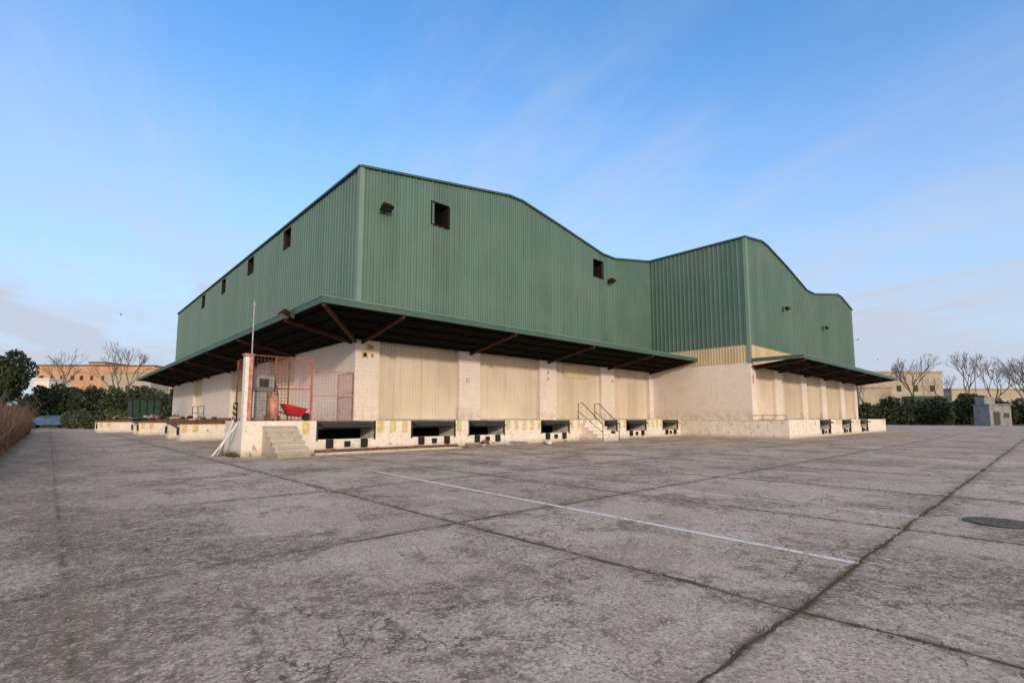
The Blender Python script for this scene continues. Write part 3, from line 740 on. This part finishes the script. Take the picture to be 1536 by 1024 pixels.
def car(F_,R_,mat,ang,nm='parked_car',z=0,s=1.0):
    e=empty(nm); x0,y0=FR(F_,R_)
    pr=[(-2.1,.35),(-2.15,.75),(-1.9,.95),(-1.3,1.0),(-.75,1.42),(.7,1.45),(1.35,1.0),(2.0,.85),(2.15,.6),(2.1,.35)]
    M=Matrix.Translation((x0,y0,z))@Matrix.Rotation(ang,4,'Z')@Matrix.Scale(s,4)
    a=MB(); n=len(pr)
    for sy in (-.85,.85):
        for (px,pz) in pr: a.v.append(tuple(M@Vector((px,sy*(.8 if pz>1.2 else 1),pz))))
    a.f.append(tuple(range(n))[::-1]); a.f.append(tuple(range(n,2*n)))
    for i in range(n): a.f.append((i,(i+1)%n,n+(i+1)%n,n+i))
    a.obj('body',mat,e,.05)
    g=MB()
    for sy in (-.86,.86):
        g.poly([tuple(M@Vector(v)) for v in ((-1.15,sy*.97,1.02),(-.7,sy*.83,1.36),(.62,sy*.83,1.38),(1.15,sy*.97,1.02))])
    g.obj('windows',M_glass,e)
    w=MB()
    for wx_ in (-1.35,1.35):
        for sy in (-.8,.8): w.tube([tuple(M@Vector((wx_,sy-.1,.33))),tuple(M@Vector((wx_,sy+.1,.33)))],.33*s,12)
    w.obj('wheels',M_black,e)
yv=math.atan2(.734,.679)
car(66,-60.8,M_blue,yv-1.0,s=1.15); car(70,-61.2,M_grey,yv-.9); car(73,-68,M_white,yv-1.2)
for r_ in (79,83.5,88,95): car(106,r_,M_white,yv-1.5,z=2.82)
block('retaining_wall',103,72,125,12,0,2.8,M_conc,0)
def lamp(F_,R_,h):
    x0,y0=FR(F_,R_); e=empty('street_lamp'); a=MB(); a.tube([(x0,y0,0),(x0,y0,h)],.12,8,.07); a.tube([(x0,y0,h),(x0+.3,y0-.6,h+.25),(x0+.7,y0-1.4,h+.3)],.06,6)
    a.obj('pole',M_grey,e); a=MB(); a.beam((x0+.6,y0-1.3,h+.28),(x0+.95,y0-1.95,h+.26),.3,.12); a.obj('head',M_darkgrey,e)
lamp(118,97.5,16); lamp(118,110,13.5); lamp(100,-72,9)
def bird(x,y,z,s,ang):
    e=empty('bird'); R=Matrix.Translation((x,y,z))@Matrix.Rotation(ang,4,'Z')@Matrix.Scale(s,4)
    a=MB(); prs=[(-.32,.01),(-.2,.05),(0,.085),(.18,.06),(.27,.045),(.34,.01)]
    for (p0,r0),(p1,r1) in zip(prs,prs[1:]): a.tube([R@Vector((p0,0,0)),R@Vector((p1,0,.0))],r0*s,8,r1*s)
    for sg in (-1,1):
        w=[(.12,0,.02),(.16,sg*.3,.12),(.05,sg*.75,.05),(-.02,sg*.4,.08),(-.1,0,.02)]
        a.poly([R@Vector(v) for v in w])
    a.poly([R@Vector(v) for v in ((-.25,-.03,0),(-.25,.03,0),(-.45,.1,0),(-.45,-.1,0))])
    a.obj('body',M_feather,e)
bird(-4.2,55.6,13.9,1.0,yv+.5); bird(61.8,-5.4,10.8,.6,yv+1.9); bird(66,-6.5,8.6,.4,yv+1.5)

# ---------------- light
el=math.radians(15); S=Vector((-.42,-.907,0)).normalized()*math.cos(el)+Vector((0,0,math.sin(el)))
sd=bpy.data.lights.new('sun','SUN'); sd.energy=2.0; sd.angle=math.radians(3.0); sd.color=(1,.84,.69)
so=bpy.data.objects.new('sun',sd); COL.objects.link(so); so.rotation_euler=(-S).to_track_quat('-Z','Y').to_euler(); so.location=(-20,-40,30)
wd=bpy.data.worlds.new('World'); scene.world=wd; wd.use_nodes=True
t=NT(wd.node_tree); bg=wd.node_tree.nodes['Background']
sk=t.new('ShaderNodeTexSky',sky_type='NISHITA'); sk.sun_disc=False; sk.sun_elevation=el; sk.sun_rotation=math.atan2(S.x,S.y)
sk.air_density=1.0; sk.dust_density=.6; sk.ozone_density=2.0
base=t.mix(1.,sk.outputs[0],(1.1,1.75,2.25),'MULTIPLY')
tc=t.new('ShaderNodeTexCoord').outputs['Generated']
x,y,z=t.sep(tc)[:3]
zz=t.m('ADD',t.m('MAXIMUM',z,0.),.10)
px_=t.m('DIVIDE',x,zz); py_=t.m('DIVIDE',y,zz)
ang=math.radians(73)
c1=t.noise(t.streak(px_,py_,ang,.34,1.7,3.),1.0,5,.65,.7)
c3=t.noise(t.streak(px_,py_,ang+.2,.8,5.0,9.),1.0,5,.65,.5)
c2=t.noise(t.comb(px_,py_,4.3),.7,3,.6)
cir=t.m('MULTIPLY',t.m('ADD',t.ss(c1,.42,.75),t.m('MULTIPLY',t.ss(c3,.45,.75),.3)),t.ss(c2,.36,.64))
haze=t.m('MULTIPLY',t.ss(z,.68,-.05),.85)
hz=t.m('MULTIPLY',t.ss(z,.55,.05),t.ss(t.noise(t.map(tc,scale=(1,1,4.5)),1.9,5,.6),.3,.72))
f=t.m('ADD',t.m('MULTIPLY',cir,.42),t.m('MULTIPLY',hz,.42))
f=t.m('ADD',f,haze,clamp=True)
col=t.mix(f,base,(3.85,4.3,5.1))
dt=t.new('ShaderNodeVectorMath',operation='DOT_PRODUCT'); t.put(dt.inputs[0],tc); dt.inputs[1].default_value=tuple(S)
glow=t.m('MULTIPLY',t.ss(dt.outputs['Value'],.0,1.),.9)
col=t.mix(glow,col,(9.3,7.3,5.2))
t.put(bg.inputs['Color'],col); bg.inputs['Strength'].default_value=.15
